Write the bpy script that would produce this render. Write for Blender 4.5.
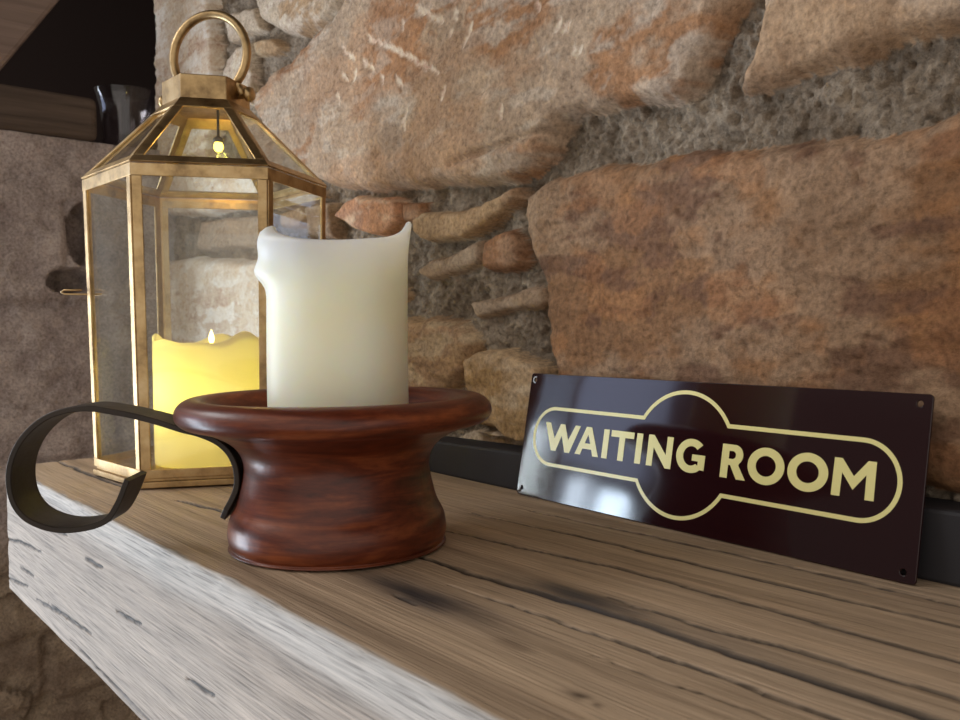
import bpy, bmesh, math
import numpy as np
from mathutils import Vector, Matrix

for o in list(bpy.data.objects):
    bpy.data.objects.remove(o, do_unlink=True)
SC = bpy.context.scene
COL = SC.collection

# ------------------------------------------------------------------ camera, world, light, exposure
def lin(r, g, b, a=1.0):
    f = lambda v: (v / 255 / 12.92) if v / 255 <= 0.04045 else ((v / 255 + 0.055) / 1.055) ** 2.4
    return (f(r), f(g), f(b), a)

EYE = Vector((0, 0, 0.115))
YAW, PITCH, ROLL = 0.86529, 0.03417, -0.00843
cam = bpy.data.cameras.new('camera')
cam_ob = bpy.data.objects.new('camera', cam)
COL.objects.link(cam_ob)
fwd = Vector((-math.sin(YAW) * math.cos(PITCH), math.cos(YAW) * math.cos(PITCH), -math.sin(PITCH)))
rgt0 = Vector((math.cos(YAW), math.sin(YAW), 0))
up0 = rgt0.cross(fwd)
rgt = math.cos(ROLL) * rgt0 + math.sin(ROLL) * up0
upv = -math.sin(ROLL) * rgt0 + math.cos(ROLL) * up0
M = Matrix((rgt, upv, -fwd)).transposed().to_4x4()
M.translation = EYE
cam_ob.matrix_world = M
cam.sensor_width = 36
cam.lens = 847.78 / 960 * 36
cam.clip_start = 0.01
cam.dof.use_dof = True
cam.dof.focus_distance = 0.50
cam.dof.aperture_fstop = 24.0
SC.camera = cam_ob

SC.view_settings.view_transform = 'Standard'
SC.view_settings.look = 'None'
SC.view_settings.gamma = 1
SC.view_settings.use_curve_mapping = False
SC.view_settings.exposure = -0.10
SC.cycles.max_bounces = 10
SC.cycles.transparent_max_bounces = 24
SC.cycles.sample_clamp_indirect = 6
SC.cycles.use_denoising = True

W = bpy.data.worlds.new('world')
SC.world = W
W.use_nodes = True
wn, wl = W.node_tree.nodes, W.node_tree.links
wn.clear()
w_out = wn.new('ShaderNodeOutputWorld')
w_bg = wn.new('ShaderNodeBackground')
w_tc = wn.new('ShaderNodeTexCoord')
w_sep = wn.new('ShaderNodeSeparateXYZ')
wl.new(w_tc.outputs['Generated'], w_sep.inputs[0])
def w_range(src, a, b, c, d):
    k = wn.new('ShaderNodeMapRange'); k.interpolation_type = 'SMOOTHSTEP'
    for n_, v_ in (('From Min', a), ('From Max', b), ('To Min', c), ('To Max', d)): k.inputs[n_].default_value = v_
    wl.new(src, k.inputs['Value']); return k.outputs['Result']
w_el = w_range(w_sep.outputs['Z'], 0.22, 0.46, 0.13, 1.0)      # ambient fill shaped by elevation: kept dim low, brighter above
w_lr = w_range(w_sep.outputs['X'], -0.9, 0.8, 1.0, 0.75)
w_mul = wn.new('ShaderNodeMath'); w_mul.operation = 'MULTIPLY'
wl.new(w_el, w_mul.inputs[0]); wl.new(w_lr, w_mul.inputs[1])
w_str = wn.new('ShaderNodeMath'); w_str.operation = 'MULTIPLY'; w_str.inputs[1].default_value = 1.25
# added fill glow from behind the camera, lifting candle and left wall
w_dot = wn.new('ShaderNodeVectorMath'); w_dot.operation = 'DOT_PRODUCT'
w_dot.inputs[1].default_value = (0.78, -0.62, 0.05)
wl.new(w_tc.outputs['Generated'], w_dot.inputs[0])
w_bk = w_range(w_dot.outputs['Value'], 0.35, 0.85, 0.0, 0.78)
w_add = wn.new('ShaderNodeMath'); w_add.operation = 'MAXIMUM'
wl.new(w_mul.outputs[0], w_add.inputs[0]); wl.new(w_bk, w_add.inputs[1])
wl.new(w_add.outputs[0], w_str.inputs[0])
w_bg.inputs['Color'].default_value = (1.0, 0.93, 0.85, 1)
wl.new(w_str.outputs[0], w_bg.inputs['Strength'])
wl.new(w_bg.outputs['Background'], w_out.inputs['Surface'])

def window_light(name, az, el, dist, sx, sy, radiance, color, origin=(-0.4, 0.35, 0.05)):
    L = bpy.data.lights.new(name, 'AREA')
    L.shape = 'RECTANGLE'
    L.size, L.size_y = sx, sy
    L.energy = radiance * math.pi * sx * sy
    L.color = color
    o = bpy.data.objects.new(name, L)
    COL.objects.link(o)
    a, e = math.radians(az), math.radians(el)
    d = Vector((math.cos(a) * math.cos(e), math.sin(a) * math.cos(e), math.sin(e)))
    o.location = Vector(origin) + d * dist
    o.rotation_euler = d.to_track_quat('Z', 'Y').to_euler()
    return o
D2R = math.pi / 180
def window_span(name, az0, az1, el0, el1, dist, radiance, color):
    return window_light(name, (az0 + az1) / 2, (el0 + el1) / 2, dist, dist * (az1 - az0) * D2R, dist * (el1 - el0) * D2R, radiance, color)
window_span('daylight_window', -151.5, -142.8, -30, 8, 2.5, 15.0, (0.84, 0.92, 1.0))
window_span('far_window_pane', -140.7, -139.0, -30, 4.6, 2.5, 20.0, (0.72, 0.85, 1.0))
window_span('near_window_pane', -138.2, -135.3, -30, 4.2, 2.5, 34.0, (0.68, 0.83, 1.0))
window_span('high_fill_light', -152, -124, 29, 42, 2.6, 8.0, (0.95, 0.97, 1.0))  # added fill from high up, not a known window; lifts the shelf top
window_span('curtained_window', -151.0, -134.4, 5, 17, 2.6, 3.0, (0.56, 0.68, 1.0))

# ------------------------------------------------------------------ helpers
def link(o, parent=None):
    COL.objects.link(o)
    if parent is not None:
        o.parent = parent
    return o

def tag(o, label=None, cat=None, group=None, kind=None):
    if label: o['label'] = label
    if cat: o['category'] = cat
    if group: o['group'] = group
    if kind: o['kind'] = kind
    return o

def empty(name, loc, rz=0.0):
    o = bpy.data.objects.new(name, None)
    o.empty_display_size = 0.02
    o.location = loc
    o.rotation_euler = (0, 0, rz)
    return link(o)

def from_bm(name, bm, mat, parent=None, smooth=False, bevel=0.0, seg=2):
    me = bpy.data.meshes.new(name)
    bmesh.ops.recalc_face_normals(bm, faces=bm.faces)
    bm.to_mesh(me); bm.free()
    if mat: me.materials.append(mat)
    if smooth:
        me.polygons.foreach_set('use_smooth', [True] * len(me.polygons))
    o = link(bpy.data.objects.new(name, me), parent)
    if bevel:
        m = o.modifiers.new('bevel', 'BEVEL')
        m.width = bevel; m.segments = seg; m.limit_method = 'ANGLE'; m.angle_limit = math.radians(40)
    return o

def grid_mesh(name, P, mat, parent=None, cols=None, close_u=False, close_v=False, flip=False):
    """P: (nu, nv, 3) array of points -> one smooth mesh."""
    nu, nv = P.shape[:2]
    idx = np.arange(nu * nv).reshape(nu, nv)
    iu = np.arange(nu if close_u else nu - 1); iv = np.arange(nv if close_v else nv - 1)
    a = idx[iu][:, iv]; b = idx[(iu + 1) % nu][:, iv]
    c = idx[(iu + 1) % nu][:, (iv + 1) % nv]; d = idx[iu][:, (iv + 1) % nv]
    F = np.stack([a, b, c, d] if not flip else [d, c, b, a], -1).reshape(-1, 4)
    me = bpy.data.meshes.new(name)
    n = len(F)
    me.vertices.add(nu * nv); me.vertices.foreach_set('co', P.astype(np.float32).ravel())
    me.loops.add(n * 4); me.loops.foreach_set('vertex_index', F.astype(np.int32).ravel())
    me.polygons.add(n)
    me.polygons.foreach_set('loop_start', np.arange(0, n * 4, 4, dtype=np.int32))
    me.polygons.foreach_set('loop_total', np.full(n, 4, dtype=np.int32))
    me.polygons.foreach_set('use_smooth', np.ones(n, dtype=bool))
    me.update(calc_edges=True)
    me.validate()
    if cols is not None:
        at = me.color_attributes.new('albedo', 'FLOAT_COLOR', 'POINT')
        C4 = np.ones((nu * nv, 4), np.float32); C4[:, :cols.shape[-1]] = cols.reshape(-1, cols.shape[-1])
        at.data.foreach_set('color', C4.ravel())
    if mat: me.materials.append(mat)
    return link(bpy.data.objects.new(name, me), parent)

def lathe(name, prof, mat, parent=None, n=96, rfun=None, zfun=None, loc=(0, 0, 0)):
    """prof: closed-at-axis list of (r, z)."""
    th = np.linspace(0, 2 * np.pi, n, endpoint=False)
    pr = np.array(prof, float)
    R = pr[:, 0][None, :] + 0 * th[:, None]; Z = pr[:, 1][None, :] + 0 * th[:, None]
    if rfun is not None: R = rfun(R, Z, th[:, None])
    if zfun is not None: Z = zfun(R, Z, th[:, None])
    P = np.stack([R * np.cos(th)[:, None] + loc[0], R * np.sin(th)[:, None] + loc[1], Z + loc[2]], -1)
    return grid_mesh(name, P, mat, parent, close_u=True)

def box_bm(bm, lo, hi, mat4=None):
    vs = [Vector((x, y, z)) for z in (lo[2], hi[2]) for y in (lo[1], hi[1]) for x in (lo[0], hi[0])]
    if mat4 is not None: vs = [mat4 @ v for v in vs]
    v = [bm.verts.new(p) for p in vs]
    for f in ((0, 2, 3, 1), (4, 5, 7, 6), (0, 1, 5, 4), (2, 6, 7, 3), (0, 4, 6, 2), (1, 3, 7, 5)):
        bm.faces.new([v[i] for i in f])

def slab_bm(bm, pts_a, pts_b):
    """closed prism between two matching loops of points"""
    a = [bm.verts.new(p) for p in pts_a]; b = [bm.verts.new(p) for p in pts_b]
    n = len(a)
    bm.faces.new(a); bm.faces.new(b[::-1])
    for i in range(n):
        bm.faces.new((a[i], b[i], b[(i + 1) % n], a[(i + 1) % n]))

def tube_bm(bm, path, r, n=14, closed=False):
    pts = [Vector(p) for p in path]
    rings = []
    N = len(pts)
    t0 = None; nrm = None
    for i, p in enumerate(pts):
        t = ((pts[(i + 1) % N] if (closed or i < N - 1) else p) - (pts[i - 1] if (closed or i > 0) else p)).normalized()
        if nrm is None:
            nrm = t.orthogonal().normalized()
        else:
            nrm = (nrm - t * nrm.dot(t)).normalized()
        bn = t.cross(nrm)
        rr = r[i] if isinstance(r, (list, tuple)) else r
        rings.append([bm.verts.new(p + (nrm * math.cos(k * 2 * math.pi / n) + bn * math.sin(k * 2 * math.pi / n)) * rr) for k in range(n)])
    for i in range(N if closed else N - 1):
        A, B = rings[i], rings[(i + 1) % N]
        for k in range(n):
            bm.faces.new((A[k], A[(k + 1) % n], B[(k + 1) % n], B[k]))
    if not closed:
        bm.faces.new(rings[0][::-1]); bm.faces.new(rings[-1])

def smooth_path(pts, m=8):
    """Catmull-Rom through pts"""
    P = np.array(pts, float)
    P = np.vstack([2 * P[0] - P[1], P, 2 * P[-1] - P[-2]])
    out = []
    for i in range(1, len(P) - 2):
        p0, p1, p2, p3 = P[i - 1:i + 3]
        for t in np.linspace(0, 1, m, endpoint=False):
            out.append(0.5 * ((2 * p1) + (-p0 + p2) * t + (2 * p0 - 5 * p1 + 4 * p2 - p3) * t * t + (-p0 + 3 * p1 - 3 * p2 + p3) * t ** 3))
    out.append(P[-2])
    return np.array(out)

# ------------------------------------------------------------------ noise (numpy)
def _hash(ix, iy, seed):
    h = (ix.astype(np.int64) * 374761393 + iy.astype(np.int64) * 668265263 + seed * 1442695041) & 0xFFFFFFFF
    h = ((h ^ (h >> 13)) * 1274126177) & 0xFFFFFFFF
    return ((h ^ (h >> 16)) & 0xFFFFFF) / float(0xFFFFFF)
def vnoise(x, y, seed=0):
    ix, iy = np.floor(x), np.floor(y)
    fx, fy = x - ix, y - iy
    u = fx * fx * fx * (fx * (fx * 6 - 15) + 10); v = fy * fy * fy * (fy * (fy * 6 - 15) + 10)
    a = _hash(ix, iy, seed); b = _hash(ix + 1, iy, seed); c = _hash(ix, iy + 1, seed); d = _hash(ix + 1, iy + 1, seed)
    return (a * (1 - u) + b * u) * (1 - v) + (c * (1 - u) + d * u) * v
def fbm(x, y, seed=0, octv=4, gain=0.5):
    s = 0; a = 1; t = 0
    for k in range(octv):
        s = s + a * (vnoise(x, y, seed + 17 * k) * 2 - 1); t += a
        a *= gain; x = x * 2.03 + 11.3; y = y * 2.03 + 5.7
    return s / t
def ridged(x, y, seed=0, octv=3):
    s = 0; a = 1; t = 0
    for k in range(octv):
        s = s + a * (1 - abs(vnoise(x, y, seed + 31 * k) * 2 - 1)); t += a
        a *= 0.5; x = x * 2.1 + 3.1; y = y * 2.1 + 7.9
    return s / t
def cells(x, y, seed=0):
    """facets: every cell a tilted plane -> chipped stone faces"""
    ix, iy = np.floor(x), np.floor(y)
    best = np.full(x.shape, 9.0); val = np.zeros(x.shape)
    for dx in (-1, 0, 1):
        for dy in (-1, 0, 1):
            cx, cy = ix + dx, iy + dy
            px = cx + _hash(cx, cy, seed); py = cy + _hash(cx, cy, seed + 5)
            d = (x - px) ** 2 + (y - py) ** 2
            tx = _hash(cx, cy, seed + 9) - .5; ty = _hash(cx, cy, seed + 13) - .5; h = _hash(cx, cy, seed + 21) - .5
            m = d < best
            val = np.where(m, h + 1.6 * (tx * (x - px) + ty * (y - py)), val); best = np.where(m, d, best)
    return val
def sstep(a, b, x):
    t = np.clip((x - a) / (b - a), 0, 1); return t * t * (3 - 2 * t)

def poly_dist(X, Y, poly):
    """signed distance, positive inside"""
    d2 = np.full(X.shape, 1e18); ins = np.zeros(X.shape, bool)
    n = len(poly)
    for i in range(n):
        x1, y1 = poly[i]; x2, y2 = poly[(i + 1) % n]
        ex, ey = x2 - x1, y2 - y1
        t = np.clip(((X - x1) * ex + (Y - y1) * ey) / (ex * ex + ey * ey + 1e-9), 0, 1)
        d2 = np.minimum(d2, (X - x1 - t * ex) ** 2 + (Y - y1 - t * ey) ** 2)
        if y1 != y2:
            c = (Y < y1) != (Y < y2)
            ins ^= c & (X < (Y - y1) * ex / ey + x1)
    d = np.sqrt(d2)
    return np.where(ins, d, -d)
def seg_dist(X, Y, a, b):
    ex, ey = b[0] - a[0], b[1] - a[1]
    t = np.clip(((X - a[0]) * ex + (Y - a[1]) * ey) / (ex * ex + ey * ey + 1e-9), 0, 1)
    return np.hypot(X - a[0] - t * ex, Y - a[1] - t * ey), t
def line_dist(X, Y, pts):
    d = np.full(X.shape, 1e9)
    for a, b in zip(pts[:-1], pts[1:]):
        d = np.minimum(d, seg_dist(X, Y, a, b)[0])
    return d

# ------------------------------------------------------------------ materials
class NT:
    def __init__(self, name):
        self.m = bpy.data.materials.new(name); self.m.use_nodes = True
        self.n, self.l = self.m.node_tree.nodes, self.m.node_tree.links
        self.n.clear()
        self.out = self.n.new('ShaderNodeOutputMaterial')
    def node(self, t, ins=None, **kw):
        k = self.n.new('ShaderNode' + t)
        for a, v in kw.items(): setattr(k, a, v)
        for a, v in (ins or {}).items():
            if isinstance(v, tuple) and len(v) == 2 and hasattr(v[0], 'outputs'):
                self.l.new(v[0].outputs[v[1]], k.inputs[a])
            else:
                k.inputs[a].default_value = v
        return k
    def surf(self, k, s=0): self.l.new(k.outputs[s], self.out.inputs['Surface']); return self.m
    def ramp(self, src, stops):
        r = self.node('ValToRGB', {'Fac': src})
        e = r.color_ramp.elements
        while len(e) > 1: e.remove(e[-1])
        e[0].position, e[0].color = stops[0]
        for p, c in stops[1:]:
            k = e.new(p); k.color = c
        return (r, 'Color')
    def coords(self, scale, which='Object'):
        tc = self.node('TexCoord')
        mp = self.node('Mapping', {'Vector': (tc, which), 'Scale': scale})
        return (mp, 'Vector')
    def mix(self, fac, a, b, blend='MIX'):
        k = self.node('Mix', data_type='RGBA', blend_type=blend)
        for i, v in ((0, fac), (6, a), (7, b)):
            if isinstance(v, tuple) and len(v) == 2 and hasattr(v[0], 'outputs'):
                self.l.new(v[0].outputs[v[1]], k.inputs[i])
            else: k.inputs[i].default_value = v
        return (k, 2)
    def noise(self, vec, scale=5.0, detail=4.0, rough=0.55, dist=0.0):
        return (self.node('TexNoise', {'Vector': vec, 'Scale': scale, 'Detail': detail, 'Roughness': rough, 'Distortion': dist}), 'Fac')
    def bump(self, h, strength=0.5, distance=0.002, normal=None):
        d = {'Height': h, 'Strength': strength, 'Distance': distance}
        if normal: d['Normal'] = normal
        return (self.node('Bump', d), 'Normal')

def mat_plain(name, col, rough=0.5, metal=0.0, **kw):
    t = NT(name)
    b = t.node('BsdfPrincipled', {'Base Color': col, 'Roughness': rough, 'Metallic': metal})
    for k, v in kw.items(): b.inputs[k].default_value = v
    return t.surf(b)

def mat_stone(name, bumpk=0.6):
    t = NT(name)
    at = t.node('VertexColor', layer_name='albedo')
    v = t.coords((1, 1, 1))
    n1 = t.noise(v, 34, 6, 0.65)
    n2 = t.noise(v, 260, 5, 0.7)
    n3 = t.noise(v, 900, 3, 0.7)
    c = t.mix(0.55, (at, 'Color'), t.ramp(n1, [(0.30, (0.30, 0.27, 0.25, 1)), (0.55, (0.5, 0.5, 0.5, 1)), (0.75, (0.72, 0.70, 0.66, 1))]), 'OVERLAY')
    c = t.mix(0.8, c, t.ramp(n2, [(0.28, (0.20, 0.19, 0.18, 1)), (0.5, (0.5, 0.5, 0.5, 1)), (0.72, (0.76, 0.75, 0.74, 1))]), 'OVERLAY')
    gr = t.node('MapRange', {'Value': (at, 'Alpha'), 'To Min': 0.55 * bumpk, 'To Max': 0.75})
    nb = t.bump(n3, (gr, 'Result'), 0.0016, t.bump(n2, (gr, 'Result'), 0.0045, t.bump(n1, 0.5 * bumpk, 0.006)))
    b = t.node('BsdfPrincipled', {'Base Color': c, 'Roughness': 0.85, 'Normal': nb, 'Specular IOR Level': 0.25})
    return t.surf(b)

def mat_beam():
    t = NT('weathered_oak')
    at = t.node('VertexColor', layer_name='albedo')
    v = t.coords((2.2, 110, 110))
    n1 = t.noise(v, 1.0, 6, 0.62, 0.6)
    v2 = t.coords((24, 820, 820))
    n2 = t.noise(v2, 1.0, 2.5, 0.6)
    v3 = t.coords((0.9, 9, 9))
    n3 = t.noise(v3, 2.0, 3, 0.5)
    v4 = t.coords((16, 800, 800))
    n4 = t.noise(v4, 1.0, 2, 0.5)
    c = t.mix(0.6, (at, 'Color'), t.ramp(n1, [(0.30, (0.26, 0.245, 0.225, 1)), (0.47, (0.48, 0.475, 0.465, 1)), (0.62, (0.58, 0.575, 0.565, 1)), (0.8, (0.73, 0.725, 0.71, 1))]), 'OVERLAY')
    fm = t.node('MapRange', {'Value': (at, 'Alpha'), 'To Min': 0.30, 'To Max': 0.75})
    c = t.mix((fm, 'Result'), c, t.ramp(n2, [(0.30, (0.20, 0.19, 0.185, 1)), (0.46, (0.49, 0.49, 0.49, 1)), (0.7, (0.74, 0.74, 0.74, 1))]), 'OVERLAY')
    c = t.mix(0.5, c, t.ramp(n3, [(0.3, (0.38, 0.36, 0.34, 1)), (0.7, (0.6, 0.61, 0.62, 1))]), 'OVERLAY')
    c = t.mix(t.ramp(n4, [(0.27, (0.6, 0.6, 0.6, 1)), (0.35, (0, 0, 0, 1))]), c, (0.055, 0.045, 0.04, 1))
    nb = t.bump(n2, 0.5, 0.0014, t.bump(n1, 0.5, 0.002))
    b = t.node('BsdfPrincipled', {'Base Color': c, 'Roughness': 0.62, 'Normal': nb, 'Specular IOR Level': 0.3})
    return t.surf(b)

def mat_glass(name, tint=(0.97, 0.98, 0.97, 1), f0=0.05, smudge=0.0):
    t = NT(name)
    lw = t.node('LayerWeight', {'Blend': 0.5})
    pw = t.node('Math', {0: (lw, 'Facing'), 1: 5.0}, operation='POWER')
    ml = t.node('Math', {0: (pw, 0), 1: 0.9, 2: f0}, operation='MULTIPLY_ADD')
    tr = t.node('BsdfTransparent', {'Color': tint})
    gl = t.node('BsdfGlossy', {'Color': (1, 1, 1, 1), 'Roughness': 0.03})
    mx = t.node('MixShader', {0: (ml, 0), 1: (tr, 0), 2: (gl, 0)})
    if smudge:
        v = t.coords((1, 1, 1)); n = t.noise(v, 18, 5, 0.6)
        df = t.node('BsdfDiffuse', {'Color': (0.75, 0.72, 0.68, 1)})
        r = t.node('MapRange', {'Value': n, 'From Min': 0.35, 'From Max': 0.75, 'To Min': 0.0, 'To Max': smudge})
        mx = t.node('MixShader', {0: (r, 'Result'), 1: (mx, 0), 2: (df, 0)})
    return t.surf(mx)

def mat_brass():
    t = NT('aged_brass')
    v = t.coords((1, 1, 1))
    n = t.noise(v, 55, 5, 0.6)
    n2 = t.noise(v, 420, 3, 0.6)
    c = t.ramp(n, [(0.30, (0.26, 0.17, 0.085, 1)), (0.5, (0.50, 0.34, 0.165, 1)), (0.75, (0.62, 0.46, 0.26, 1))])
    r = t.node('MapRange', {'Value': n2, 'From Min': 0.3, 'From Max': 0.7, 'To Min': 0.32, 'To Max': 0.5})
    b = t.node('BsdfPrincipled', {'Base Color': c, 'Metallic': 1.0, 'Roughness': (r, 'Result'), 'Normal': t.bump(n2, 0.08, 0.0005)})
    return t.surf(b)

def mat_redwood():
    t = NT('varnished_red_wood')
    v = t.coords((13, 24, 170))
    n1 = t.noise(v, 1.0, 4, 0.6, 0.5)
    v2 = t.coords((60, 160, 420))
    n2 = t.noise(v2, 1.0, 3, 0.6)
    c = t.ramp(n1, [(0.28, lin(58, 21, 11)), (0.5, lin(98, 42, 21)), (0.72, lin(138, 72, 38))])
    c = t.mix(0.5, c, t.ramp(n2, [(0.3, (0.28, 0.27, 0.27, 1)), (0.5, (0.5, 0.5, 0.5, 1)), (0.7, (0.62, 0.62, 0.62, 1))]), 'OVERLAY')
    v3 = t.coords((1, 1, 1)); n3 = t.noise(v3, 130, 3, 0.6)
    b = t.node('BsdfPrincipled', {'Base Color': c, 'Roughness': 0.36, 'Normal': t.bump(n3, 0.16, 0.0012, t.bump(n2, 0.12, 0.0006)),
                                  'Specular IOR Level': 0.38, 'Coat Weight': 0.08, 'Coat Roughness': 0.14})
    return t.surf(b)

def mat_wax():
    t = NT('white_wax')
    v = t.coords((1, 1, 1)); n = t.noise(v, 22, 4, 0.55)
    c = t.ramp(n, [(0.35, lin(254, 243, 218)), (0.7, lin(255, 247, 228))])
    b = t.node('BsdfPrincipled', {'Base Color': c, 'Roughness': 0.45, 'Normal': t.bump(n, 0.08, 0.003),
                                  'Subsurface Weight': 1.0, 'Subsurface Radius': (1.0, 0.82, 0.55), 'Subsurface Scale': 0.035})
    return t.surf(b)

def mat_led_wax():
    t = NT('ivory_led_wax')
    d = t.node('BsdfDiffuse', {'Color': lin(250, 240, 205)})
    tr = t.node('BsdfTranslucent', {'Color': (1.0, 0.90, 0.55, 1)})
    m = t.node('MixShader', {0: 0.5, 1: (d, 0), 2: (tr, 0)})
    return t.surf(m)

def mat_emit(name, col, s):
    t = NT(name)
    return t.surf(t.node('Emission', {'Color': col, 'Strength': s}))

def mat_iron():
    t = NT('dark_forged_iron')
    v = t.coords((1, 1, 1)); n = t.noise(v, 160, 4, 0.6); n2 = t.noise(v, 30, 3, 0.5)
    c = t.ramp(n2, [(0.3, lin(38, 31, 26)), (0.7, lin(58, 48, 40))])
    b = t.node('BsdfPrincipled', {'Base Color': c, 'Metallic': 0.0, 'Roughness': 0.55, 'Specular IOR Level': 0.35, 'Normal': t.bump(n, 0.3, 0.0008, t.bump(n2, 0.3, 0.002))})
    return t.surf(b)

def mat_enamel():
    t = NT('maroon_enamel')
    v = t.coords((1, 1, 1)); n = t.noise(v, 16, 2, 0.4)
    b = t.node('BsdfPrincipled', {'Base Color': lin(40, 17, 20), 'Roughness': 0.08, 'Normal': t.bump(n, 0.04, 0.006), 'Specular IOR Level': 0.5})
    return t.surf(b)

def mat_wood_dark(name, c1, c2, rough=0.8):
    t = NT(name)
    v = t.coords((60, 3, 60)); n = t.noise(v, 1.0, 5, 0.6, 0.5)
    b = t.node('BsdfPrincipled', {'Base Color': t.ramp(n, [(0.3, c1), (0.7, c2)]), 'Roughness': rough, 'Normal': t.bump(n, 0.6, 0.004), 'Specular IOR Level': 0.2})
    return t.surf(b)

STONE = mat_stone('sandstone_masonry')
BRASS = mat_brass(); GLASS = mat_glass('clear_pane_glass', f0=0.028, smudge=0.035)

# ------------------------------------------------------------------ the stone wall behind the shelf
# every stone: tone, stand-out in mm, edge rounding in mm, outline (along the wall, up) in mm
STONES=[[0,6,9,[[-498,372],[-506,394],[-477,404],[-415,406],[-378,414],[-321,424],[-280,433],[-268,513],[163,344],[163,296],[147,275],[131,257],[121,250],[85,259],[58,259],[20,258],[8,250],[-1,238],[-17,232],[-43,229],[-83,231],[-143,237],[-248,248],[-316,260],[-382,289],[-458,333]]],[1,2,7,[[156,248],[170,270],[175,284],[178,339],[317,284],[318,245],[279,249],[247,252],[229,247],[188,245],[164,245]]],[2,0,10,[[-35,203],[-29,220],[-1,228],[20,227],[95,225],[164,218],[197,218],[242,214],[280,215],[318,216],[321,39],[281,37],[202,42],[138,47],[57,52],[6,62],[-1,85],[-4,98],[-10,128],[-5,150],[-22,171]]],[3,4,7,[[-503,605],[-496,495],[-474,469],[-426,445],[-377,428],[-336,424],[-304,431],[-283,444],[-281,519]]],[4,5,6,[[-877,752],[-626,654],[-640,532],[-628,484],[-627,446],[-623,388],[-665,344],[-854,375],[-899,443]]],[3,-2,5,[[-599,517],[-507,495],[-488,466],[-539,469],[-590,478]]],[3,-1,5,[[-598,458],[-565,466],[-524,460],[-511,424],[-518,390],[-575,391],[-607,410]]],[5,0,4,[[-509,458],[-448,445],[-425,430],[-440,425],[-498,438]]],[6,3,4,[[-306,230],[-285,239],[-260,244],[-216,237],[-192,230],[-191,214],[-210,204],[-235,204],[-276,217]]],[7,-3,3,[[-189,228],[-158,225],[-159,209],[-188,212]]],[5,1,4,[[-170,212],[-153,216],[-98,213],[-67,216],[-29,223],[-27,215],[-62,202],[-98,191],[-148,191],[-168,199]]],[7,-1,6,[[-75,188],[-58,193],[-38,193],[-27,178],[-21,165],[-32,159],[-47,158],[-74,165]]],[8,-3,5,[[-174,168],[-149,175],[-111,179],[-77,189],[-74,169],[-99,162],[-154,158]]],[8,-5,4,[[-92,137],[-47,141],[-7,148],[-4,137],[-15,131],[-86,123]]],[5,1,7,[[-222,124],[-150,126],[-99,121],[-81,105],[-90,92],[-100,77],[-116,65],[-142,32],[-225,24]]],[9,4,5,[[-97,90],[-78,97],[-47,100],[-21,95],[-4,87],[3,66],[-5,37],[-22,28],[-39,30],[-58,39],[-86,44],[-95,60]]],[3,-2,5,[[-134,20],[-113,31],[-91,37],[-60,37],[-41,27],[-32,17],[-134,5]]],[4,4,6,[[-855,363],[-578,322],[-476,299],[-477,263],[-669,273],[-860,295]]],[8,-2,4,[[-688,268],[-478,249],[-479,215],[-706,229]]],[4,3,8,[[-865,223],[-731,223],[-552,202],[-468,201],[-462,101],[-482,14],[-882,-33]]],[8,0,4,[[-452,264],[-383,264],[-346,262],[-333,252],[-408,251],[-450,252]]],[5,-1,4,[[-439,248],[-389,250],[-370,239],[-394,229],[-435,231]]],[8,-1,5,[[-377,249],[-320,246],[-313,209],[-375,217]]],[5,0,7,[[-446,219],[-313,201],[-235,193],[-187,143],[-222,130],[-389,118],[-449,129]]],[4,0,8,[[-450,112],[-342,117],[-233,120],[-235,23],[-455,-7]]]]
MARKS=[[[-230,384],[-220,376]],[[-216,377],[-206,370]],[[-202,371],[-192,364]],[[-189,364],[-179,357]],[[-176,357],[-167,350]],[[-164,350],[-155,344]],[[-152,344],[-143,336]],[[-140,338],[-131,329]],[[-128,332],[-117,324]],[[-279,388],[-267,377]],[[-264,377],[-254,370]],[[-241,365],[-227,354]],[[-231,358],[-220,350]],[[-145,385],[-136,376]],[[-133,378],[-122,368]],[[-122,371],[-113,363]],[[-95,368],[-90,359]],[[-97,352],[-100,348]],[[-71,349],[-76,340]],[[-79,340],[-81,336]],[[-171,379],[-168,372]],[[-177,335],[-171,326]],[[-165,303],[-168,288]],[[-106,310],[-112,301]],[[27,324],[21,317]],[[38,302],[40,296]],[[45,300],[42,298]],[[0,343],[4,338]],[[-276,361],[-272,355]],[[-292,351],[-288,336]],[[-206,343],[-200,335]],[[-36,281],[-38,272]],[[-253,360],[-261,349]],[[35,320],[28,315]],[[-813,567],[-801,547]],[[-768,574],[-752,552]],[[-737,534],[-746,520]],[[-807,514],[-800,495]],[[-688,544],[-678,523]],[[-714,498],[-723,487]]]
CLEFT=[[-103, 248], [-70, 250], [-22, 253], [8, 253]]
PHI = -0.05
P0 = np.array([-0.43, 0.424, 0.0]); EW = np.array([math.cos(PHI), math.sin(PHI), 0]); NW = np.array([math.sin(PHI), -math.cos(PHI), 0])
L3 = lambda r, g, b: np.array(lin(r, g, b)[:3])
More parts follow.
